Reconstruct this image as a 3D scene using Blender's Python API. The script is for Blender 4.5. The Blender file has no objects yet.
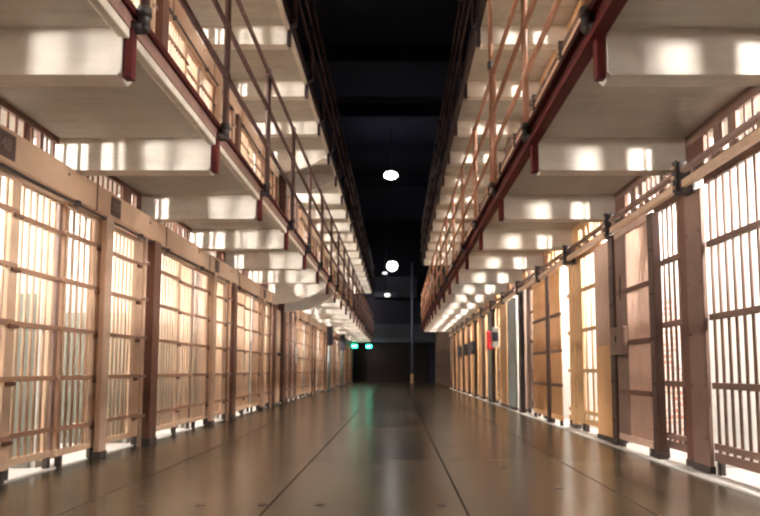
import bpy, bmesh, math, random
from mathutils import Vector, Matrix
R = random.Random(7)
SC = bpy.context.scene
COL = SC.collection
rad = math.radians

# ------------------------------------------------------------------ materials
def new_mat(name):
    m = bpy.data.materials.new(name); m.use_nodes = True
    nt = m.node_tree; b = nt.nodes['Principled BSDF']
    return m, nt, b

def noise(nt, scale, detail=4, rough=.6, stretch=None):
    tc = nt.nodes.new('ShaderNodeNewGeometry')
    n = nt.nodes.new('ShaderNodeTexNoise'); n.inputs['Scale'].default_value = scale
    n.inputs['Detail'].default_value = detail; n.inputs['Roughness'].default_value = rough
    if stretch:
        mp = nt.nodes.new('ShaderNodeMapping'); mp.inputs['Scale'].default_value = stretch
        nt.links.new(tc.outputs['Position'], mp.inputs['Vector']); nt.links.new(mp.outputs[0], n.inputs['Vector'])
    else:
        nt.links.new(tc.outputs['Position'], n.inputs['Vector'])
    return n

def ramp(nt, src, stops):
    r = nt.nodes.new('ShaderNodeValToRGB')
    el = r.color_ramp.elements
    el[0].position, el[0].color = stops[0][0], (*stops[0][1], 1)
    el[1].position, el[1].color = stops[-1][0], (*stops[-1][1], 1)
    for p, c in stops[1:-1]:
        e = el.new(p); e.color = (*c, 1)
    nt.links.new(src, r.inputs[0]); return r

def bump(nt, b, src, strength, dist=.01):
    bp = nt.nodes.new('ShaderNodeBump'); bp.inputs['Strength'].default_value = strength; bp.inputs['Distance'].default_value = dist
    nt.links.new(src, bp.inputs['Height']); nt.links.new(bp.outputs[0], b.inputs['Normal'])

def mul(c, k): return tuple(min(1, x*k) for x in c)

def paint(name, col, rough=.45, var=.18, scale=6, wear=None, metallic=0):
    m, nt, b = new_mat(name)
    n = noise(nt, scale, 5, .65)
    st = [(.25, mul(col, 1-var)), (.55, col), (.8, mul(col, 1+var))]
    if wear: st.insert(0, (.2, wear)); st[1] = (.3, mul(col, 1-var))
    r = ramp(nt, n.outputs[0], st)
    nt.links.new(r.outputs[0], b.inputs['Base Color'])
    b.inputs['Roughness'].default_value = rough; b.inputs['Metallic'].default_value = metallic
    bump(nt, b, n.outputs[0], .15, .004)
    return m

def concrete(name, col, dark, scale=2.2, rough=.8):
    m, nt, b = new_mat(name)
    n = noise(nt, scale, 8, .65)
    n2 = noise(nt, 1.6, 6, .7, (1, 8, 8))
    mx = nt.nodes.new('ShaderNodeMath'); mx.operation = 'ADD'
    h = nt.nodes.new('ShaderNodeMath'); h.operation = 'MULTIPLY'; h.inputs[1].default_value = .5
    nt.links.new(n.outputs[0], mx.inputs[0]); nt.links.new(n2.outputs[0], mx.inputs[1]); nt.links.new(mx.outputs[0], h.inputs[0])
    r = ramp(nt, h.outputs[0], [(.3, dark), (.5, col), (.72, mul(col, 1.15))])
    nt.links.new(r.outputs[0], b.inputs['Base Color']); b.inputs['Roughness'].default_value = rough
    b.inputs['Specular IOR Level'].default_value = .12 if col[0] < .1 else .35
    bump(nt, b, h.outputs[0], .3, .01)
    return m

def emit(name, col, s):
    m, nt, b = new_mat(name)
    b.inputs['Base Color'].default_value = (*mul(col, .8), 1)
    b.inputs['Emission Color'].default_value = (*col, 1); b.inputs['Emission Strength'].default_value = s
    return m

M = {}
M['tan'] = paint('tan_enamel', (.70, .485, .335), .4)
M['tan_house'] = paint('tan_cover_paint', (.56, .37, .25), .45, .14, 3)
M['peach'] = paint('peach_enamel', (.64, .43, .33), .45)
M['tan_cross'] = paint('worn_tan_enamel', (.36, .20, .13), .45)
M['cream'] = paint('cream_enamel', (.72, .52, .36), .42)
M['light_tan'] = paint('light_tan_enamel', (.58, .40, .29), .42)
M['brown'] = paint('brown_enamel', (.13, .055, .035), .45)
M['rust'] = paint('rusty_brown_enamel', (.36, .17, .09), .45)
M['jamb_brown'] = paint('dark_jamb_enamel', (.065, .030, .022), .45)
M['dark_steel'] = paint('dark_steel', (.045, .032, .03), .45, .3)
M['right_brown'] = paint('dull_brown_enamel', (.22, .135, .105), .5)
M['orange'] = paint('ochre_enamel', (.74, .42, .20), .42, .15, 4)
M['ochre_bars'] = paint('ochre_bar_enamel', (.62, .38, .19), .42)
M['blue_grey'] = paint('blue_grey_enamel', (.27, .29, .27), .45)
M['navy'] = paint('dark_blue_enamel', (.05, .06, .09), .45)
M['red'] = paint('red_oxide_paint', (.085, .011, .010), .7, .3, 9)
M['red'].node_tree.nodes['Principled BSDF'].inputs['Specular IOR Level'].default_value = .2
M['maroon'] = paint('dark_maroon_paint', (.03, .012, .014), .7, .3, 9)  # darker copy of the edge steel colour: third-tier shade put into it
M['pipe_d'] = paint('dark_pipe_paint', (.075, .04, .036), .55, .3, 9)  # railing pipe colour darkened to carry the shade of the third tier
M['fascia'] = paint('rosy_brown_paint', (.30, .17, .14), .6, .25, 7)
M['pipe_l'] = paint('dull_mauve_pipe_paint', (.17, .095, .085), .5, .3, 9)
M['pipe_r'] = paint('copper_brown_pipe_paint', (.42, .20, .12), .45, .25, 9)
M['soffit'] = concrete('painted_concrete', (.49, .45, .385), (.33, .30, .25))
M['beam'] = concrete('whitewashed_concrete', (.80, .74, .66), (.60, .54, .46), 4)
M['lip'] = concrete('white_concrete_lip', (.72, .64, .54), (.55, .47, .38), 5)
M['cellwall'] = concrete('white_plaster', (.60, .58, .55), (.48, .46, .44), 1.5)
M['dado'] = concrete('grey_green_dado_paint', (.20, .20, .17), (.15, .15, .13), 1.5)
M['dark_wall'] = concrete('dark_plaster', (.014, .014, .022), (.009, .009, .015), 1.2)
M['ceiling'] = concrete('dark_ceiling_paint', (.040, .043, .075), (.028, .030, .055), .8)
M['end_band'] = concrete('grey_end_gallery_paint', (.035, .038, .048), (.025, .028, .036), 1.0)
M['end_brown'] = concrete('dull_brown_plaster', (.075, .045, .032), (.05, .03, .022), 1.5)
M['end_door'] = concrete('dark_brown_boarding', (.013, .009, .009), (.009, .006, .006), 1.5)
M['sign_red'] = paint('sign_red', (.38, .012, .018), .4, .08)
M['sign_white'] = paint('sign_white', (.75, .72, .68), .5, .05)
M['sign_dark'] = paint('sign_dark', (.06, .055, .07), .5, .1)
M['plate'] = paint('dark_number_plate', (.085, .05, .042), .5, .35, 40)
M['plate_text'] = paint('faded_number_paint', (.19, .13, .12), .6, .2, 40)
M['bulb'] = emit('cell_bulb_glass', (1, .94, .87), 4600)
M['lamp_near'] = emit('oval_pendant_glass', (1, .97, .93), 26)
M['lamp'] = emit('pendant_glass', (1, .97, .93), 9)
M['lamp_small'] = emit('small_lamp_glass', (1, .97, .93), 1.6)
M['exit'] = emit('exit_green', (.02, .75, .45), 13)
M['exit_text'] = emit('exit_lettering', (.7, 1, .9), 6)

def brick_mat():
    m, nt, b = new_mat('peeling_red_brick')
    tc = nt.nodes.new('ShaderNodeNewGeometry'); mp = nt.nodes.new('ShaderNodeMapping')
    mp.inputs['Rotation'].default_value = (rad(90), 0, 0)
    br = nt.nodes.new('ShaderNodeTexBrick'); br.inputs['Scale'].default_value = 4.2
    br.inputs['Color1'].default_value = (.55, .17, .11, 1); br.inputs['Color2'].default_value = (.62, .26, .18, 1)
    br.inputs['Mortar'].default_value = (.75, .68, .62, 1); br.inputs['Mortar Size'].default_value = .05
    nt.links.new(tc.outputs['Position'], mp.inputs[0]); nt.links.new(mp.outputs[0], br.inputs[0])
    n = noise(nt, 6, 5, .7); r = ramp(nt, n.outputs[0], [(.42, (0, 0, 0)), (.6, (1, 1, 1))])
    mx = nt.nodes.new('ShaderNodeMix'); mx.data_type = 'RGBA'
    nt.links.new(r.outputs[0], mx.inputs['Factor']); nt.links.new(br.outputs[0], mx.inputs['A']); mx.inputs['B'].default_value = (.75, .68, .63, 1)
    nt.links.new(mx.outputs['Result'], b.inputs['Base Color']); b.inputs['Roughness'].default_value = .85
    return m
M['brick'] = brick_mat()

def floor_mat():
    m, nt, b = new_mat('polished_brown_concrete')
    g = nt.nodes.new('ShaderNodeNewGeometry'); sp = nt.nodes.new('ShaderNodeSeparateXYZ'); nt.links.new(g.outputs['Position'], sp.inputs[0])
    def mth(op, a, bb, cl=False):
        n = nt.nodes.new('ShaderNodeMath'); n.operation = op; n.use_clamp = cl
        for i, v in enumerate((a, bb)):
            if v is None: continue
            if isinstance(v, (int, float)): n.inputs[i].default_value = v
            else: nt.links.new(v, n.inputs[i])
        return n.outputs[0]
    line = None
    for x0 in (-1.71, -.69, .36, 1.31):
        d = mth('ABSOLUTE', mth('SUBTRACT', sp.outputs['X'], x0), None)
        l = mth('LESS_THAN', d, .0065)
        line = l if line is None else mth('MAXIMUM', line, l)
    q = mth('ABSOLUTE', mth('SUBTRACT', mth('MODULO', mth('ADD', sp.outputs['Y'], 100 - 4.96), 3.05), 1.525), None)
    ly = mth('MULTIPLY', mth('GREATER_THAN', q, 1.515), .6)
    line = mth('MAXIMUM', line, ly)
    n = noise(nt, .9, 6, .55); n2 = noise(nt, 9, 6, .7)
    s = mth('ADD', mth('MULTIPLY', n.outputs[0], .7), mth('MULTIPLY', n2.outputs[0], .3))
    r = ramp(nt, s, [(.3, (.026, .018, .010)), (.5, (.056, .041, .024)), (.7, (.100, .073, .043))])
    mx = nt.nodes.new('ShaderNodeMix'); mx.data_type = 'RGBA'
    nt.links.new(line, mx.inputs['Factor']); nt.links.new(r.outputs[0], mx.inputs['A']); mx.inputs['B'].default_value = (.018, .012, .009, 1)
    nt.links.new(mx.outputs['Result'], b.inputs['Base Color'])
    rr = nt.nodes.new('ShaderNodeMapRange'); rr.inputs['To Min'].default_value = .19; rr.inputs['To Max'].default_value = .25
    nt.links.new(n.outputs[0], rr.inputs['Value']); nt.links.new(mth('ADD', rr.outputs[0], mth('MULTIPLY', line, .6), True), b.inputs['Roughness'])
    nt.links.new(mth('SUBTRACT', .5, mth('MULTIPLY', line, .35)), b.inputs['Specular IOR Level'])
    return m
M['floor'] = floor_mat()

# ------------------------------------------------------------------ mesh helpers
class MB:
    def __init__(self): self.bm = bmesh.new()
    def box(self, x0, x1, y0, y1, z0, z1, bev=0):
        ret = bmesh.ops.create_cube(self.bm, size=1)
        vs = ret['verts']
        for v in vs:
            v.co = ((x0+x1)/2 + v.co.x*(x1-x0), (y0+y1)/2 + v.co.y*(y1-y0), (z0+z1)/2 + v.co.z*(z1-z0))
        if bev:
            es = {e for v in vs for e in v.link_edges}
            bmesh.ops.bevel(self.bm, geom=list(es), offset=bev, segments=2, affect='EDGES', profile=.5)
        return self
    def cyl(self, p, q, r, n=10, r2=None):
        p, q = Vector(p), Vector(q); d = q-p
        mt = Matrix.Translation((p+q)/2) @ d.to_track_quat('Z', 'Y').to_matrix().to_4x4()
        bmesh.ops.create_cone(self.bm, cap_ends=True, segments=n, radius1=r, radius2=r if r2 is None else r2, depth=d.length, matrix=mt)
        return self
    def tube(self, pts, r, n=10):
        for a, b in zip(pts, pts[1:]): self.cyl(a, b, r, n)
        for c in pts[1:-1]: self.ball(c, r, 10)
        return self
    def ball(self, c, r, n=12, sc=(1, 1, 1)):
        bmesh.ops.create_uvsphere(self.bm, u_segments=n, v_segments=max(6, n//2+2), radius=r,
                                  matrix=Matrix.Translation(c) @ Matrix.Diagonal((*sc, 1)))
        return self
    def poly(self, pts, y0, y1):                       # profile in x,z extruded along y
        a = [self.bm.verts.new((x, y0, z)) for x, z in pts]; b = [self.bm.verts.new((x, y1, z)) for x, z in pts]
        self.bm.faces.new(a); self.bm.faces.new(b[::-1])
        for i in range(len(pts)):
            j = (i+1) % len(pts); self.bm.faces.new((a[j], a[i], b[i], b[j]))
        bmesh.ops.recalc_face_normals(self.bm, faces=self.bm.faces)
        return self
    def mesh(self, name, mat, smooth=False):
        me = bpy.data.meshes.new(name); self.bm.to_mesh(me); self.bm.free()
        me.materials.append(M[mat])
        if smooth:
            for p in me.polygons: p.use_smooth = len(p.vertices) == 4 or len(p.vertices) == 3
        return me

CACHE = {}
def cached(key, fn):
    if key not in CACHE: CACHE[key] = fn()
    return CACHE[key]

def link(name, me, parent=None, loc=(0, 0, 0)):
    o = bpy.data.objects.new(name, me); COL.objects.link(o); o.location = loc
    if parent: o.parent = parent
    return o

def tag(o, label=None, cat=None, group=None, kind=None):
    if label: o['label'] = label
    if cat: o['category'] = cat
    if group: o['group'] = group
    if kind: o['kind'] = kind
    return o

def empty(name, loc, label, cat, group=None):
    o = bpy.data.objects.new(name, None); COL.objects.link(o); o.location = loc; o.empty_display_size = .1
    return tag(o, label, cat, group)

def struct(name, mb, mat, label=None, parent=None):
    o = link(name, mb.mesh(name, mat), parent)
    if parent is None: tag(o, label, None, None, 'structure')
    return o

ORD = 'first second third fourth fifth sixth seventh eighth ninth tenth eleventh twelfth thirteenth fourteenth fifteenth sixteenth seventeenth eighteenth nineteenth twentieth'.split()
ORD += ['twenty-' + o for o in ORD[:9]] + ['thirtieth'] + ['thirty-' + o for o in ORD[:9]]
COUNT, SIDE = {}, {}
BESIDE = [False]                 # bays beside the camera, outside the view, do not take an ordinal
def nth(key):
    if BESIDE[0]:
        SIDE[key] = SIDE.get(key, 0) + 1
        return ('unseen nearest', 'unseen second')[SIDE[key]-1]
    COUNT[key] = COUNT.get(key, 0) + 1
    return ORD[COUNT[key]-1]

# ------------------------------------------------------------------ layout constants
P = 1.69                      # bay pitch
Y0 = 5.08                     # near face of beam 0
TH = .15                      # beam and partition thickness
TIER = 2.68
SOF = 2.50                    # soffit height
BB = 2.25                     # beam underside
END = 40.0
def yb(k): return Y0 + P*k
L_EDGE, R_EDGE = -1.42, 1.08
L_FRONT, R_FRONT = 2.60, 2.22
K0 = -3
ZB = (0, 2.62)
KL_GAP = 5                    # the bay left open between the two left blocks
KL_END, KR_END = 20, 13       # beams at the far ends
YL_END, YR_END = 38.7, 28.2

# ------------------------------------------------------------------ room shell
M['cellfloor'] = concrete('pale_cell_floor_paint', (.62, .60, .57), (.5, .48, .46), 2)  # pale cell floor; past the right gates its paleness stands for light spill
struct('floor', MB().box(-5.4, 5.4, -1.2, END+.3, -.3, 0), 'floor')
def block(side, s, front, kend, gap, t):
    """cell shell of one row: back wall and partitions"""
    z0 = ZB[t]; zc = TIER*t + SOF
    mb = MB()
    mb.box(min(s*5.0, s*5.2), max(s*5.0, s*5.2), yb(K0), yb(kend)+TH, z0, zc)
    for k in range(K0, kend+1):
        a, b = sorted((s*(front+.06), s*5.0))
        mb.box(a, b, yb(k), yb(k)+TH, z0, zc)
    o = struct('wall_' + side, mb, 'cellwall')
    if t == 0:
        a, b = sorted((s*(front-(.15 if s > 0 else .06)), s*5.0))  # right floor runs on past the gates as painted light spill
        struct('floor_%s_cells' % side, MB().box(a, b, yb(K0), yb(kend), -.05, .012), 'cellfloor')
    if gap is not None:   # plain dark end of the cross passage
        a, b = sorted((s*4.6, s*5.0))
        struct('wall_%s_passage' % side, MB().box(a, b, yb(gap)+TH, yb(gap+1), z0, zc), 'dark_wall')
    return o
for t in (0, 1):
    block(('left', 'left_upper')[t], -1, L_FRONT, KL_END, KL_GAP, t)
    block(('right', 'right_upper')[t], 1, R_FRONT, KR_END, None, t)
for k in range(K0, KL_END):
    if k == KL_GAP: continue
    y0, y1 = yb(k)+TH, yb(k+1)
    dd = MB().box(-5.0, -4.985, y0, y1, .02, 1.3).box(-4.985, -2.7, y0, y0+.012, .02, 1.3).box(-4.985, -2.7, y1-.012, y1, .02, 1.3)
    struct('baseboard_left', dd, 'dado')
# exposed brick on the far partition of the nearest right cell
struct('trim_1', MB().box(R_FRONT+.1, 4.9, yb(1)-.012, yb(1), .02, 1.42), 'brick')
# third tier walls, ceiling, ends
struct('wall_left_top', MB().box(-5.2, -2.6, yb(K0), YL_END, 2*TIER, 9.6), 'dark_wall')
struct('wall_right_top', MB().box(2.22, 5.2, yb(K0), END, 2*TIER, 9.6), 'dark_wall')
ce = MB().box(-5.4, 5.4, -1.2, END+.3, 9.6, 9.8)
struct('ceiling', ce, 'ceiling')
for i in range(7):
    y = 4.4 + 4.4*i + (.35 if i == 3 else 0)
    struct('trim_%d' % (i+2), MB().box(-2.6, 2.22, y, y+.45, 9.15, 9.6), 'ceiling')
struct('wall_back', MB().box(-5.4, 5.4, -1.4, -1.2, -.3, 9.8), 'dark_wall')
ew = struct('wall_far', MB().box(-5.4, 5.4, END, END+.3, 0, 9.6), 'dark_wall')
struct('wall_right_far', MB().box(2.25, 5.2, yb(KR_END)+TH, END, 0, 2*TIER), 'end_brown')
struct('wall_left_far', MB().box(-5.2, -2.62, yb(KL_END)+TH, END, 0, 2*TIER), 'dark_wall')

# end of the hall: boarded opening under a grey gallery
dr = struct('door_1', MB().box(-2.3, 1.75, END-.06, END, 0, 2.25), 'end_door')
for i in range(1, 6):
    x = -2.3 + i*.675
    struct('board_joint', MB().box(x-.015, x+.015, END-.075, END-.06, 0, 2.25), 'dark_wall', None, dr)
gl = empty('end_gallery', (0, END-.901, 2.3), 'grey gallery across the dark far end, just above the boarded opening', 'gallery')
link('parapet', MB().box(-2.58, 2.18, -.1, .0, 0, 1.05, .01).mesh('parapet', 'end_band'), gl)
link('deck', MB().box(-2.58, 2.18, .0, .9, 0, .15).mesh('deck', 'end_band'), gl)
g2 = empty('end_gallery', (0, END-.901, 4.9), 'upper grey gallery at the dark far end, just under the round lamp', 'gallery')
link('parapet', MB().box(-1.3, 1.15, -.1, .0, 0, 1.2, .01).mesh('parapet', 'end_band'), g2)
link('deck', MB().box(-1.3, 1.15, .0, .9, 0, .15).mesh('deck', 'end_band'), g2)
pp = empty('steel_pole', (.86, 38.2, 0), 'dark slim steel pole standing before the far end wall, right of centre', 'pole')
link('shaft', MB().cyl((0, 0, .03), (0, 0, 6.8), .06, 12).mesh('shaft', 'navy', True), pp)
link('foot', MB().cyl((0, 0, 0), (0, 0, .03), .14, 12).mesh('foot', 'navy'), pp)
st = empty('wooden_post', (.82, 37.7, 0), 'short brown post at the foot of the dark steel pole', 'post')
link('shaft', MB().box(-.07, .07, -.07, .07, 0, .5, .01).mesh('shaft', 'orange'), st)
link('cap', MB().box(-.085, .085, -.085, .085, .5, .54, .01).mesh('cap', 'brown'), st)

# ------------------------------------------------------------------ galleries
def gallery(side, s, edge, front, yend, kend, t):
    z = SOF + TIER*(t-1)
    RM = 'red' if t == 1 else 'maroon'  # third tier steel has its shade in the colour
    e = abs(edge)
    a, b = sorted((s*e, s*5.0))
    tn = ('', 'second', 'third')[t]
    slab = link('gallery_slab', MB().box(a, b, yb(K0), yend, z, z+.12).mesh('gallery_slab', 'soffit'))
    tag(slab, 'pale concrete gallery slab carrying the %s tier walkway on the %s' % (tn, side), None, None, 'structure')
    for k in range(K0+1, kend+1):
        a, b = sorted((s*(e+.01), s*(front+.02)))
        def mk():
            mb = MB()
            # beam tapers off with a small chamfer at its free end
            pts = [(s*(e+.01), z), (s*(e+.01), z-.23), (s*(e+.03), BB-SOF+z), (s*(front+.02), BB-SOF+z), (s*(front+.02), z)]
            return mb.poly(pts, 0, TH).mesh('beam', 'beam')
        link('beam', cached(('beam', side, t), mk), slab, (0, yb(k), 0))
    if side == 'left':
        for k in (KL_GAP, KL_GAP+1):
            pts = [(-1.44, z), (-1.44, z-.16), (-1.7, z-.3), (-2.0, z-.42), (-2.58, z-.48), (-2.58, z)]
            link('haunch', MB().poly(pts, yb(k)-.1, yb(k)).mesh('haunch', 'beam'), slab)
        link('edge_lip', MB().box(-1.45, -1.395, yb(K0), yend, z-.05, z+.005, .008).mesh('edge_lip', 'lip'), slab)
    # steel edge
    ch = empty('edge_channel', (s*e, yb(K0), z), '%s edge channel of the %s tier gallery on the %s' %
               ('dark maroon steel' if t == 2 else 'red and rosy brown' if side == 'left' else 'deep red steel', tn, side), 'steel channel', 'gallery edge channels')
    L = yend - yb(K0)
    if side == 'left':
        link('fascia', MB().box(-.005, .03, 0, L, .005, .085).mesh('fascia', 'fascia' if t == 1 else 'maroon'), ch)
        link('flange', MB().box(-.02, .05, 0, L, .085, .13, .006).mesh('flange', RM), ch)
    else:
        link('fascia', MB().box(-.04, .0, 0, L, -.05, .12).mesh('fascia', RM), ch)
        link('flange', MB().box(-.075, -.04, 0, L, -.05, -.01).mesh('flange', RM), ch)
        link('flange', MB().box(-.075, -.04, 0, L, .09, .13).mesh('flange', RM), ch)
    # railing: posts, elbows, hanging plates, three rails
    rl = -1.33 if side == 'left' else 1.0
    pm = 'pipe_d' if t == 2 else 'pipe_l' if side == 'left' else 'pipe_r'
    zf = z + .18
    ra = empty('railing', (rl, yb(K0), z), '%s pipe railing of the %s tier gallery on the %s' %
               ('dark' if t == 2 else 'dull mauve' if side == 'left' else 'copper brown', tn, side), 'railing', 'gallery railings')
    for h in (.33, .73, 1.13):
        link('rail', MB().cyl((0, .4, zf-z+h), (0, L, zf-z+h), .021, 10).mesh('rail', pm, True), ra)
    inx = (e - abs(rl)) * s
    post = MB().cyl((0, 0, .03), (0, 0, 1.34), .026, 10)
    for h in (.33, .73, 1.13): post.ball((0, 0, .18+h), .034, 10)
    post = post.mesh('post', pm, True)
    elbow = MB().tube([(0, 0, .10), (0, 0, .02), (inx*.95, 0, .02)], .032, 10).cyl((0, 0, .08), (0, 0, .13), .037, 10).mesh('elbow', 'dark_steel', True)
    pa, pb = sorted((inx-s*.045, inx+s*.005))
    plate = MB().box(pa, pb, -.03, .03, -.26, .05, .006)
    plate.box(min(inx-s*.02, inx+s*.06), max(inx-s*.02, inx+s*.06), -.006, .006, -.22, -.06)
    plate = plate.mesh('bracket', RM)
    for k in range(K0+1, kend+1):
        y = yb(k) - yb(K0) + .04
        link('post', post, ra, (0, y, 0)); link('elbow', elbow, ra, (0, y, 0)); link('bracket', plate, ra, (0, y, 0))
for t in (1, 2):
    gallery('left', -1, L_EDGE, L_FRONT, YL_END, KL_END-1, t)
    gallery('right', 1, R_EDGE, R_FRONT, YR_END, KR_END, t)

cp = empty('conduit_pipe', (.985, yb(1)+.12, 2.63), 'tall copper brown pipe rising from the right walkway to the gallery above', 'pipe')
link('shaft', MB().cyl((0, 0, 0), (0, 0, 2.52), .024, 10).mesh('shaft', 'pipe_r', True), cp)
link('collar', MB().cyl((0, 0, 1.24), (0, 0, 1.32), .036, 10).mesh('collar', 'dark_steel'), cp)
link('base', MB().box(-.03, .1, -.05, .05, -.01, .02, .004).mesh('base', 'dark_steel'), cp)
# ------------------------------------------------------------------ barred panels
def boxmesh(name, mat, dx, dy, dz, bev=0):
    return cached((name, mat, round(dx, 3), round(dy, 3), round(dz, 3)), lambda: MB().box(-dx/2, dx/2, -dy/2, dy/2, -dz/2, dz/2, bev).mesh(name, mat))

def panel(name, label, cat, group, s, lat, ya, yc, z0, zb, zt, pitch, mat, cross=(), near=False, stile=None, stile_mat=None,
          bolts=False, feet=False, rail_h=.05, cross_mat=None, r=.0115, top=True, lock=False, shadow_mull=()):
    """a barred leaf between ya and yc: bars, cross bars, rails, stile (a wide plate at one end), lock bolts, feet"""
    root = empty(name, (s*lat, (ya+yc)/2, z0), label, cat, group)
    w = yc - ya; cross_mat = cross_mat or ('tan_cross' if mat == 'tan' else mat)
    y0, y1 = -w/2, w/2
    for a, wm in shadow_mull:  # added uprights that break up the lamp light falling on the beams
        link('mullion', boxmesh('mullion', mat, .03, wm, zt-zb-.02), root, (0, a-w/2, (zb+zt)/2))
    if stile:
        if stile > 0: sy0, sy1 = y1-stile, y1; y1 = sy0
        else: sy0, sy1 = y0, y0-stile; y0 = sy1
        so = link('stile', boxmesh('stile', stile_mat or mat, .03, sy1-sy0, zt-zb, .004), root, (0, (sy0+sy1)/2, (zb+zt)/2))
        if bolts:
            bm_ = cached(('bolt', mat), lambda: MB().box(-.010, .010, -.04, .04, -.014, .014, .004).cyl((0, -.03, 0), (0, .06, 0), .011, 8).mesh('lock_bolt', 'brown'))
            for c in cross:
                link('lock_bolt', bm_, so, (-s*.027, 0, c-(zb+zt)/2-.03))
        if lock:
            lk = link('lock_box', boxmesh('lock_box', 'right_brown', .06, max(.1, abs(stile)*1.15), .26, .008), root, (-s*.045, (sy0+sy1)/2, 1.0))
            link('keyhole', boxmesh('keyhole', 'dark_steel', .01, .02, .06), lk, (-s*.034, 0, .02))
            link('slot', boxmesh('slot', 'dark_steel', .006, .025, .22), root, (-s*.017, (sy0+sy1)/2+.02, 1.5))
    n = max(1, int(round((y1-y0)/pitch)))
    ys = [y0 + (i+.5)*(y1-y0)/n for i in range(n)]
    hb = zt - zb
    if near:
        me = cached(('bar', mat, round(hb, 3), r), lambda: MB().cyl((0, 0, 0), (0, 0, hb), r, 10).mesh('bar', mat, True))
        for y in ys: link('bar', me, root, (0, y, zb))
    else:
        def mk():
            mb = MB()
            for y in ys: mb.cyl((0, y, 0), (0, y, hb), r, 6)
            return mb.mesh('bars', mat, True)
        link('bars', cached(('bars', mat, round(hb, 3), round(w, 2), round(y0, 3), round(y1, 3), n, r), mk), root, (0, 0, zb))
    cb = boxmesh('cross_bar', cross_mat, .034, w, .034 if s < 0 else .045, .004)
    for c in cross: link('cross_bar', cb, root, (0, 0, c))
    rm = boxmesh('rail', mat, .034, w, rail_h, .004)
    link('rail', rm, root, (0, 0, zb+rail_h/2))
    if top: link('rail', rm, root, (0, 0, zt-rail_h/2))
    if feet:
        fm = boxmesh('foot', 'dark_steel', .04, .045, zb, .004)
        for y in (-w/2+.06, w/2-.06): link('foot', fm, root, (0, y, zb/2))
    return root

def post(name, label, cat, group, s, lat, yc, z0, w, d, h, mat, base=True, rivets=True, seam=None, mat2=None):
    """a wide steel upright plate with returned edges, base shoe and rivets"""
    root = empty(name, (s*lat, yc, z0), label, cat, group)
    def mk(z_a, z_b, m):
        mb = MB().box(-d/2, d/2, -w/2, w/2, z_a, z_b, .006)
        return mb.mesh('plate', m)
    if seam:
        link('lower_plate', cached(('lp', w, d, seam, mat2), lambda: mk(.06, seam, mat2)), root)
        link('upper_plate', cached(('up', w, d, h, seam, mat), lambda: mk(seam, h, mat)), root)
    else:
        link('shaft', cached(('sh', w, d, h, mat), lambda: mk(.06, h, mat)), root)
    if rivets:
        def rv():
            mb = MB(); zz = .25
            while zz < h:
                for y in (-w/2+.03, w/2-.03): mb.ball((-s*d/2, y, zz), .011, 8)
                zz += .37
            return mb.mesh('rivets', mat)
        link('rivets', cached(('rv', s, w, d, h, mat), rv), root)
    if base: link('shoe', cached(('shoe', w, d), lambda: MB().box(-d/2-.008, d/2+.008, -w/2-.006, w/2+.006, 0, .062, .006).mesh('shoe', 'dark_steel')), root)
    return root

LM = [((1.273, .05), (1.097, .045)), ((1.16, .2),), ((1.335, .025), (1.133, .04), (.947, .03))]  # left transom uprights, added and spaced to cast dark gaps on the beams
CR = (.29, .67, 1.04, 1.41, 1.77)
ROW = {('left', 0): 'left ground row', ('left', 1): 'left upper row', ('right', 0): 'right ground row', ('right', 1): 'right upper row'}

NUM = {-1: '148', 0: '150', 2: '154', 4: '158'}
def text_mesh(s_, size, mat):
    cu = bpy.data.curves.new('num', 'FONT'); cu.body = s_; cu.size = size; cu.extrude = .002; cu.align_x = 'CENTER'; cu.align_y = 'CENTER'
    o = bpy.data.objects.new('tmp', cu); COL.objects.link(o)
    bpy.context.view_layer.update()
    me = bpy.data.meshes.new_from_object(o.evaluated_get(bpy.context.evaluated_depsgraph_get()))
    bpy.data.objects.remove(o); me.materials.clear(); me.materials.append(M[mat]); me.name = 'lettering'
    return me

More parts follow.
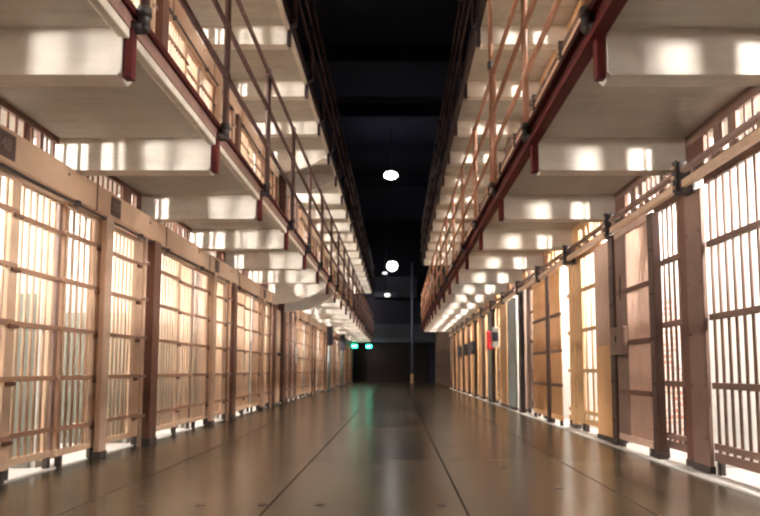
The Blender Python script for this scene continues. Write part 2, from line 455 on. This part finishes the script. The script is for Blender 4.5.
def left_pair(k, t, front_style='cover'):
    """two left cells between dark posts: k is the bay index of the nearer cell"""
    s = -1; z0 = ZB[t]; row = ROW['left', t]; y = yb(k) + .08
    near = (t == 0 and -1 <= k <= 3) or (t == 1 and k == 1) or (t == 1 and k == -1)
    far = k > 3
    tail = row
    for i in (0, 1):
        yy = yb(k+i)
        panel('transom_grille', 'short barred transom over the cover boxes, %s from camera, %s' % (nth(('tr', row)), tail), 'transom', 'transoms, ' + row,
              s, L_FRONT, yy+TH+.01, yy+P-.01, z0, 2.06, 2.5+.06*t, .1, 'brown', (), near, rail_h=.05, r=.009, shadow_mull=LM[1] if i else LM[0] if k % 4 == 3 else LM[2], stile=.13 if i else None, stile_mat='brown')
        hb = empty('lock_cover', (s*2.52, yy+.42+P/2, z0+2.035), 'tan steel cover box over cell doors, %s from camera, %s' % (nth(('hs', row)), tail), 'cover box', 'cover boxes, ' + row)
        link('body', boxmesh('body', 'tan_house', .1, P-.024, .225, .006), hb, (0, 0, .1125))
        link('seam', boxmesh('seam', 'brown', .104, .022, .227), hb, (0, P/2, .1125))
        def scr():
            mb = MB()
            for yq in (.35,): mb.cyl((.048, yq, 0), (.056, yq, 0), .012, 8)
            return mb.mesh('screws', 'brown')
        link('screws', cached('screws', scr), hb, (0, 0, .16))
        if k+i in NUM and t == 0:
            pl = link('number_plate', boxmesh('number_plate', 'plate', .006, .26 if k+i < 0 else .2, .165), hb, (.053, -.5 if k+i < 0 else -.48, .112))
            tx = link('lettering', text_mesh(NUM[k+i], .11, 'plate_text'), pl, (.004, 0, 0)); tx.rotation_euler = (rad(90), 0, rad(90))
    # first cell: sliding leaf and fixed grille
    panel('cell_door', 'tan barred cell door beside dark brown post, %s such, %s' % (nth(('da', row)), tail), 'cell door', 'sliding doors, ' + row,
          s, 2.52, y+.11, y+.98, z0, .09, 2.02, .088, 'tan', CR, near, .1, 'tan', True, True)
    panel('fixed_grille', 'tan barred grille between door and flat strip, %s such, %s' % (nth(('ga', row)), tail), 'cell grille', 'fixed grilles, ' + row,
          s, 2.575, y+1.0, y+1.66, z0, .09, 2.04, .088, 'tan', CR, near, .05, 'right_brown', False, True)
    # second cell
    post('partition_post', 'flat tan strip between paired cells, %s from camera, %s' % (nth(('sp', row)), tail), 'post', 'partition strips, ' + row,
         s, 2.625, yb(k+1)+.14, z0, .25, .03, 2.03, 'tan', rivets=False, base=False)
    panel('cell_door', 'narrow tan barred door with wide stile, %s such, %s' % (nth(('db', row)), tail), 'cell door', 'narrow doors, ' + row,
          s, 2.535, y+1.64, y+2.28, z0, .09, 2.02, .088, 'tan', CR, near, .16, 'tan', True, True)
    post('steel_post', 'light tan post between narrow door and grille, %s such, %s' % (nth(('lp', row)), tail), 'post', 'light posts, ' + row,
         s, 2.462, y+2.24, z0, .13, .05, 2.03, 'light_tan', rivets=False)
    panel('fixed_grille', 'tan grille with wide bolted stile by thin pole, %s such, %s' % (nth(('gb', row)), tail), 'cell grille', 'bolted grilles, ' + row,
          s, 2.55, y+2.32, y+3.26, z0, .09, 2.02, .088, 'tan', CR, near, .26, 'tan', True, True)
    pr = empty('lock_pole', (s*2.46, y+3.1, z0), 'thin pale pole just before dark brown post, %s such, %s' % (nth(('po', row)), tail), 'pole', 'lock poles, ' + row)
    link('shaft', cached('lockpole', lambda: MB().cyl((0, 0, .0), (0, 0, 2.03), .02, 10).mesh('shaft', 'light_tan', True)), pr)
    cl = cached('lockclip', lambda: MB().box(-.01, .03, -.03, .05, -.015, .015, .003).mesh('clip', 'right_brown'))
    for c in CR: link('clip', cl, pr, (0, 0, c))
    post('steel_post', 'dark brown steel post between cell pairs, %s from camera, %s' % (nth(('dp', row)), tail), 'post', 'dark posts, ' + row,
         s, 2.50, y+3.38, z0, .19, .14, 2.03, 'brown', rivets=False)
    rd = empty('locking_rod', (s*2.56, y+.1, z0+2.03), 'dark rod under the cover boxes, %s from camera, %s' % (nth(('rd', row)), tail), 'rod', 'locking rods, ' + row)
    rd.location = (s*2.46, y+.1, z0+2.0)
    link('shaft', cached('rodshaft', lambda: MB().cyl((0, 0, 0), (0, 3.2, 0), .012, 8).mesh('shaft', 'dark_steel', True)), rd)
    hk = cached('rodhook', lambda: MB().box(-.035, .01, -.02, .02, -.012, .034, .003).mesh('hanger', 'dark_steel'))
    for q in (.3, 1.6, 2.9): link('hanger', hk, rd, (0, q, 0))

for t in (0, 1):
    for k in (-3, -1, 1, 3):
        BESIDE[0] = k == -3; left_pair(k, t)
    # block beyond the passage
    row = ROW['left', t]; z0 = ZB[t]; k = 6
    kk = 6
    panel('cage_gate', 'tall brown caged gate just beyond the dark passage %s' % ('in the ' + row), 'gate', 'caged gates',
          -1, 2.5, yb(kk)+.24, yb(kk)+.94, z0, .06, 2.35, .06, 'right_brown', CR + (2.1,), False, -.14, 'peach', False, True)
    panel('cage_gate', 'caged gate with pale lock sheet, second beyond the passage in the ' + row, 'gate', 'caged gates',
          -1, 2.5, yb(kk)+.96, yb(kk)+P, z0, .06, 2.35, .06, 'right_brown', CR + (2.1,), False, -.2, 'peach', False, True)
    ls = empty('lock_sheet', (-2.478, yb(kk)+P-.1, z0+.9), 'small pale steel sheet on the second caged gate in the ' + row, 'sheet', 'lock sheets')
    link('sheet', boxmesh('sheet', 'sign_white', .012, .3, .42, .003), ls, (0, 0, .2))
    link('bolt', boxmesh('bolt', 'dark_steel', .02, .05, .03), ls, (.012, .1, .2))
    for k in (7, 9, 11, 13, 15, 17): left_pair(k, t)
dl = post('door_leaf', 'narrow pale tan door leaf closing the near side of the dark passage', 'door', None, -1, 2.5, yb(5)+.55, 0, .66, .05, 1.98, 'cream', base=True)
post('steel_post', 'brown steel corner post on the far side of the dark passage', 'post', None, -1, 2.58, yb(6)+.05, 0, .34, .14, 2.46, 'brown', rivets=False)
post('steel_post', 'brown steel corner post of the upper passage on the left', 'post', None, -1, 2.58, yb(6)+.05, ZB[1], .34, .14, 2.52, 'brown', rivets=False)
kb = link('knob', MB().ball((.03, 0, 0), .035, 12).cyl((0, 0, 0), (.012, 0, 0), .04, 12).mesh('knob', 'dark_steel', True), dl, (.025, .05, 1.05))
for yq, nm in ((24.0, 'nearer'), (29.6, 'farther')):
    c = empty('service_column', (-2.38, yq, 0), 'slim grey column with dark blue box on top, %s of two, left row' % nm, 'column', 'service columns')
    link('shaft', MB().cyl((0, 0, 0), (0, 0, 1.6), .07, 12).mesh('shaft', 'blue_grey', True), c)
    link('box', MB().box(-.12, .12, -.1, .1, 1.6, 2.45, .01).mesh('box', 'navy'), c)
    link('base', MB().cyl((0, 0, 0), (0, 0, .05), .11, 12).mesh('base', 'navy'), c)

# ------------------------------------------------------------------ right side rows
def right_common(k, t):
    s = 1; z0 = ZB[t]; row = ROW['right', t]; tail = 'in the ' + row
    near = t == 0 and -1 <= k <= 3
    yy = yb(k)
    bm_ = 'right_brown' if k <= 0 or (k in (3, 4)) else 'ochre_bars'
    panel('transom_grille', 'barred transom above the door track, %s from camera, %s' % (nth(('tr', row)), row), 'transom', 'transoms, ' + row,
          s, R_FRONT, yy+TH+.01, yy+P-.01, z0, 2.12, 2.5+.06*t, .1, bm_, (), near, rail_h=.085, r=.009, shadow_mull=((.8, .1), (1.022, .085), (.3, .05)), stile=.3, stile_mat='brown' if k <= 0 else 'rust' if k % 2 == 0 else 'orange')  # transom uprights here are added to shape light patches on the beams
    post('partition_post', '%s steel post behind the door track, %s from camera, %s' %
         ('dull brown' if bm_ == 'right_brown' else 'ochre', nth(('pp', row)), row), 'post', 'partition posts, ' + row,
         s, R_FRONT+.01, yy+TH/2, z0, .17, .06, 2.24, bm_ if k != 0 else 'brown', rivets=False)
    br = empty('track_bracket', (2.12, yy-.15, z0+2.02), 'dark bolted bracket gripping door track, %s from camera, %s' % (nth(('tb', row)), row), 'bracket', 'track brackets, ' + row)
    def clamp():
        mb = MB().box(-.05, .07, -.06, .06, .0, .24, .01)
        mb.box(-.07, -.05, -.035, .035, .02, .25, .004)
        return mb.mesh('clamp', 'dark_steel')
    link('clamp', cached('clamp', clamp), br)
    bo = cached('tbolt', lambda: MB().cyl((-.085, 0, 0), (-.07, 0, 0), .016, 8).mesh('bolt', 'tan'))
    for zz in (.05, .12, .2): link('bolt', bo, br, (0, 0, zz))

def track(t):
    z0 = ZB[t]; row = ROW['right', t]
    ya, L = yb(K0), yb(KR_END)-yb(K0)+.2
    tr = empty('door_track', (2.10, ya, z0+2.06), 'long sliding-door track of two brown bars along the ' + row, 'door track', 'door tracks')
    link('upper_bar', MB().cyl((0, 0, .13), (0, L, .13), .026, 10).mesh('upper_bar', 'right_brown', True), tr)
    link('lower_bar', MB().box(-.02, .02, 0, L, .0, .055, .004).mesh('lower_bar', 'tan'), tr)
    rm = cached('roller', lambda: MB().cyl((-.012, 0, 0), (.012, 0, 0), .024, 10).mesh('roller', 'right_brown'))
    for i in range(int((L-.2)/.3)): link('roller', rm, tr, (0, .2+.3*i, .08))

def RL(desc, key, row):
    far = 'far' in desc or 'near end' in desc
    return desc + (', %s, %s' % (nth((key, desc, row)), row) if far else ', ' + row)
def rgrille(k, t, a, b, mat, desc, near, stile=None, smat=None, lat=R_FRONT, pitch=.1):
    row = ROW['right', t]
    return panel('fixed_grille', RL(desc, 'rg', row), 'cell grille', 'fixed grilles, ' + row,
                 1, lat, yb(k)+a, yb(k)+b, ZB[t], .1, 2.12, pitch, mat, (.20, .62, 1.10, 1.62) if k <= 0 else (.24, .72, 1.2, 1.68), near, stile, smat, False, True, .06)
def rdoor(k, t, a, b, mat, desc, near, stile=None, smat=None, lock=False, cm=None, pitch=.052):
    row = ROW['right', t]
    return panel('cell_door', RL(desc, 'rd', row), 'cell door', 'sliding doors, ' + row,
                 1, 2.13, yb(k)+a, yb(k)+b, ZB[t], .08, 2.05, pitch, mat, (.53, .98, 1.46), near, stile, smat, False, True, .06, cm, .013, True, lock)
def rplate(k, t, a, b, mat, desc, lat=2.16, seam=None, mat2=None):
    row = ROW['right', t]
    return post('door_plate', RL(desc, 'rp', row), 'plate', 'wide plates, ' + row,
                1, lat, yb(k)+(a+b)/2, ZB[t], round(b-a, 3), .035, 2.04, mat, True, True, seam, mat2)

for t in (0, 1):
    track(t)
    for k in range(K0, KR_END):
        BESIDE[0] = k <= -2
        right_common(k, t)
        near = t == 0 and -1 <= k <= 3
        if k < 0:
            rgrille(k, t, .16, 1.40, 'right_brown', 'wide dull brown barred grille at the near end', near)
            rplate(k, t, 1.41, 1.67, 'right_brown', 'wide dull brown plate at the near end', 2.19)
        elif k == 0:
            rgrille(k, t, .0, .66, 'right_brown', 'dull brown grille before a brick-walled cell' if t == 0 else 'dull brown grille over the brick-walled cell', near, -.07)
            post('door_jamb', 'dark brown jamb post beside the peach sliding door in the ' + ROW['right', t], 'post', None, 1, 2.15, yb(0)+.545, ZB[t], .11, .07, 2.04, 'jamb_brown')
            rdoor(k, t, .61, 1.46, 'peach', 'peach barred sliding door with brown lock box', near, .30, 'right_brown', True, 'brown')
            post('door_jamb', 'dark brown post beyond the peach sliding door in the ' + ROW['right', t], 'post', None, 1, 2.13, yb(0)+1.545, ZB[t], .13, .07, 2.04, 'jamb_brown')
        elif k == 1:
            rplate(k, t, -.06, .53, 'peach', 'two-toned riveted plate, peach above and ochre below', 2.15, .98, 'orange')
            rgrille(k, t, .56, 1.3, 'ochre_bars', 'ochre barred grille lit white from behind', near, -.04, 'ochre_bars', pitch=.23)
            rgrille(k, t, 1.31, 2.03, 'ochre_bars', 'ochre barred grille with a wide stile, next to the wide one', near, -.34, 'ochre_bars', pitch=.23)
        elif k == 2:
            pass
            rdoor(k, t, .37, .95, 'orange', 'ochre barred sliding door between brown posts', near, None, None, False, 'brown', .04)
            post('door_jamb', 'brown post between two ochre doors in the ' + ROW['right', t], 'post', None, 1, 2.13, yb(2)+1.04, ZB[t], .14, .07, 2.04, 'jamb_brown')
        elif k == 3:
            rdoor(k, t, -.54, .45, 'orange', 'ochre barred sliding door beyond the brown post', near, None, None, False, 'brown', .04)
            rgrille(k, t, .48, 1.36, 'right_brown', 'dull brown narrow grille before the blue-grey plate', near, .3, pitch=.14)
            post('door_jamb', 'dark steel post before the blue-grey plate in the ' + ROW['right', t], 'post', None, 1, 2.13, yb(3)+1.5, ZB[t], .2, .07, 2.04, 'dark_steel')
        elif k == 4:
            rgrille(k, t, .0, .36, 'blue_grey', 'blue-grey narrow grille', near, None, None, R_FRONT, .05)
            rplate(k, t, .38, 1.26, 'blue_grey', 'blue-grey door plate', 2.14)
        else:
            m2 = 'blue_grey' if k == 6 else 'orange'
            rplate(k, t, -.36 if k == 5 else .05, .5 if k == 5 else .72, m2, ('blue-grey wide door plate' if k == 6 else 'ochre wide door plate far down the row'), 2.14)
            rgrille(k, t, .53 if k == 5 else .74, 1.5, 'ochre_bars', 'ochre far barred grille beside a door plate', False, .2 if k % 2 else None, 'right_brown')
            post('door_jamb', 'slim brown post after an ochre grille, %s such, %s' % (nth(('sj', t)), ROW['right', t]), 'post', 'slim posts, ' + ROW['right', t],
                 1, 2.14, yb(k)+1.6, ZB[t], .1, .07, 2.04, 'jamb_brown', rivets=False)

# signs on the right row
def sign(y, z, w, h, mat, name, label, cat, dk=None, proud=.1):
    r = empty(name, (2.115, y, z), label, cat)
    link('case', MB().box(-proud, 0, -w/2, w/2, 0, h, .006).mesh('case', mat), r)
    if dk: link('picture', MB().box(-proud-.004, -.012, -w/2-.004, -w/2, h*.28, h*.75).box(-proud-.004, -proud, -w*.3, w*.3, h*.28, h*.75).mesh('picture', dk), r)
    return r
sign(15.05, 1.18, .2, .4, 'sign_red', 'red_sign', 'small red sign mounted on the blue-grey plate far down the right row', 'sign', None, .13)
sign(14.2, 1.2, .2, .42, 'sign_white', 'white_notice', 'white notice with dark picture beside the red sign', 'notice', 'sign_dark', .13)
for i, y in enumerate((18.5, 20.4, 22.3)):
    sign(y, 1.15, .16, .36, 'sign_dark', 'dark_notice', 'small dark notice beyond the red sign, %s from the camera' % ORD[i], 'notice', 'sign_white' if i == 3 else None, .14)

# ------------------------------------------------------------------ lamps
def cell_lamp(s, y, z0, x, label):
    lp = empty('cell_lamp', (s*x, y, z0+SOF), label, 'lamp', 'cell lamps')
    link('base', cached('lampbase', lambda: MB().cyl((0, 0, -.02), (0, 0, 0), .07, 14).mesh('base', 'dark_steel')), lp)
    link('globe', cached('lampglobe', lambda: MB().ball((0, 0, -.085), .047, 12).mesh('globe', 'bulb', True)), lp)
for t in (0, 1):
    for side, s, kend in (('left', -1, KL_END), ('right', 1, KR_END)):
        for k in range(K0, kend):
            if side == 'left' and k == KL_GAP: continue
            BESIDE[0] = k <= -2
            cell_lamp(s, yb(k)+(.35 if s < 0 else .45), TIER*t, 3.8 if s < 0 else 3.0, 'round ceiling lamp in %s cell from camera, %s' % (nth(('cl', side, t)), ROW[side, t]))

def pendant(x, y, z, r, sc, mat, label, top=9.6):
    p = empty('pendant_lamp', (x, y, z), label, 'lamp', None)
    link('globe', MB().ball((0, 0, 0), r, 20, sc).mesh('globe', mat, True), p)
    link('canopy', MB().cyl((0, 0, r*sc[2]*.7), (0, 0, r*sc[2]*.7+.1), r*.75, 16, r*.3).mesh('canopy', 'navy'), p)
    link('stem', MB().cyl((0, 0, r*sc[2]*.7+.1), (0, 0, top-z), .02, 8).mesh('stem', 'navy'), p)
pendant(-.22, 24, 7.72, .25, (1, 1, .5), 'lamp_near', 'flat oval white lamp hanging highest in the dark hall')
pendant(-.27, 37.5, 6.5, .3, (1, 1, 1), 'lamp', 'round white globe lamp hanging before the far end wall')
pendant(-.7, 39.3, 6.35, .12, (1.4, 1, .6), 'lamp_small', 'tiny dim lamp just left below the round globe lamp', 9.6)
pendant(-.55, 38.7, 5.0, .14, (1.2, 1, .8), 'lamp_small', 'tiny bright lamp low before the upper end gallery', 9.6)
for x, y, lab in ((-1.55, 37.6, 'green lit exit sign at the far end, right one of two'), (-2.3, 37.0, 'green lit exit sign at the far end, left one of two')):
    e = empty('exit_sign', (x, y, 1.93), lab, 'exit sign', None)
    link('case', MB().box(-.15, .15, 0, .06, 0, .17, .006).mesh('case', 'exit'), e)
    tx = link('lettering', text_mesh('EXIT', .115, 'exit_text'), e, (0, -.004, .085)); tx.rotation_euler = (rad(90), 0, 0)
    link('hanger', MB().cyl((0, .03, .17), (0, .03, SOF-1.93), .012, 8).mesh('hanger', 'navy'), e)

# dark anchor plugs let into the floor
PLUG = ['%s from the left in the nearest row' % o for o in ORD[:5]] + ['right half, second row', 'right half, just beyond the nearest row', 'alone near the middle, second row', 'farthest of all, right of the middle']
for i, (x, y) in enumerate(((-1.38, 3.78), (-1.07, 3.78), (-.73, 3.78), (-.42, 3.78), (.24, 3.76), (.80, 5.2), (1.0, 4.3), (-.15, 5.3), (.5, 6.6))):
    a = empty('floor_plug', (x, y, 0), 'small dark round plug in the floor, ' + PLUG[i], 'plug', 'floor plugs')
    link('disc', cached('plug', lambda: MB().cyl((0, 0, 0), (0, 0, .003), .026, 12).mesh('disc', 'dark_steel')), a)
    link('slot', cached('plugslot', lambda: MB().box(-.015, .015, -.003, .003, .003, .004).mesh('slot', 'brown')), a)

# ------------------------------------------------------------------ world, camera
w = bpy.data.worlds.new('World'); SC.world = w; w.use_nodes = True
w.node_tree.nodes['Background'].inputs[0].default_value = (.3, .4, .7, 1)
w.node_tree.nodes['Background'].inputs[1].default_value = .01
cd = bpy.data.cameras.new('camera'); cam = bpy.data.objects.new('camera', cd); COL.objects.link(cam)
cd.sensor_width = 36; cd.lens = 36*680/760; cd.clip_start = .05; cd.clip_end = 200
cam.location = (0, 0, .73); cam.rotation_euler = (rad(90+5.2), 0, 0)
cd.shift_x = -17/760; cd.shift_y = 50/760
cd.dof.use_dof = True; cd.dof.focus_distance = 5.5; cd.dof.aperture_fstop = 2.6
SC.camera = cam
SC.view_settings.view_transform = 'Standard'; SC.view_settings.look = 'None'
SC.view_settings.gamma = 1; SC.view_settings.exposure = 0; SC.view_settings.use_curve_mapping = False
SC.cycles.filter_width = 2.2; SC.cycles.max_bounces = 8; SC.cycles.diffuse_bounces = 6
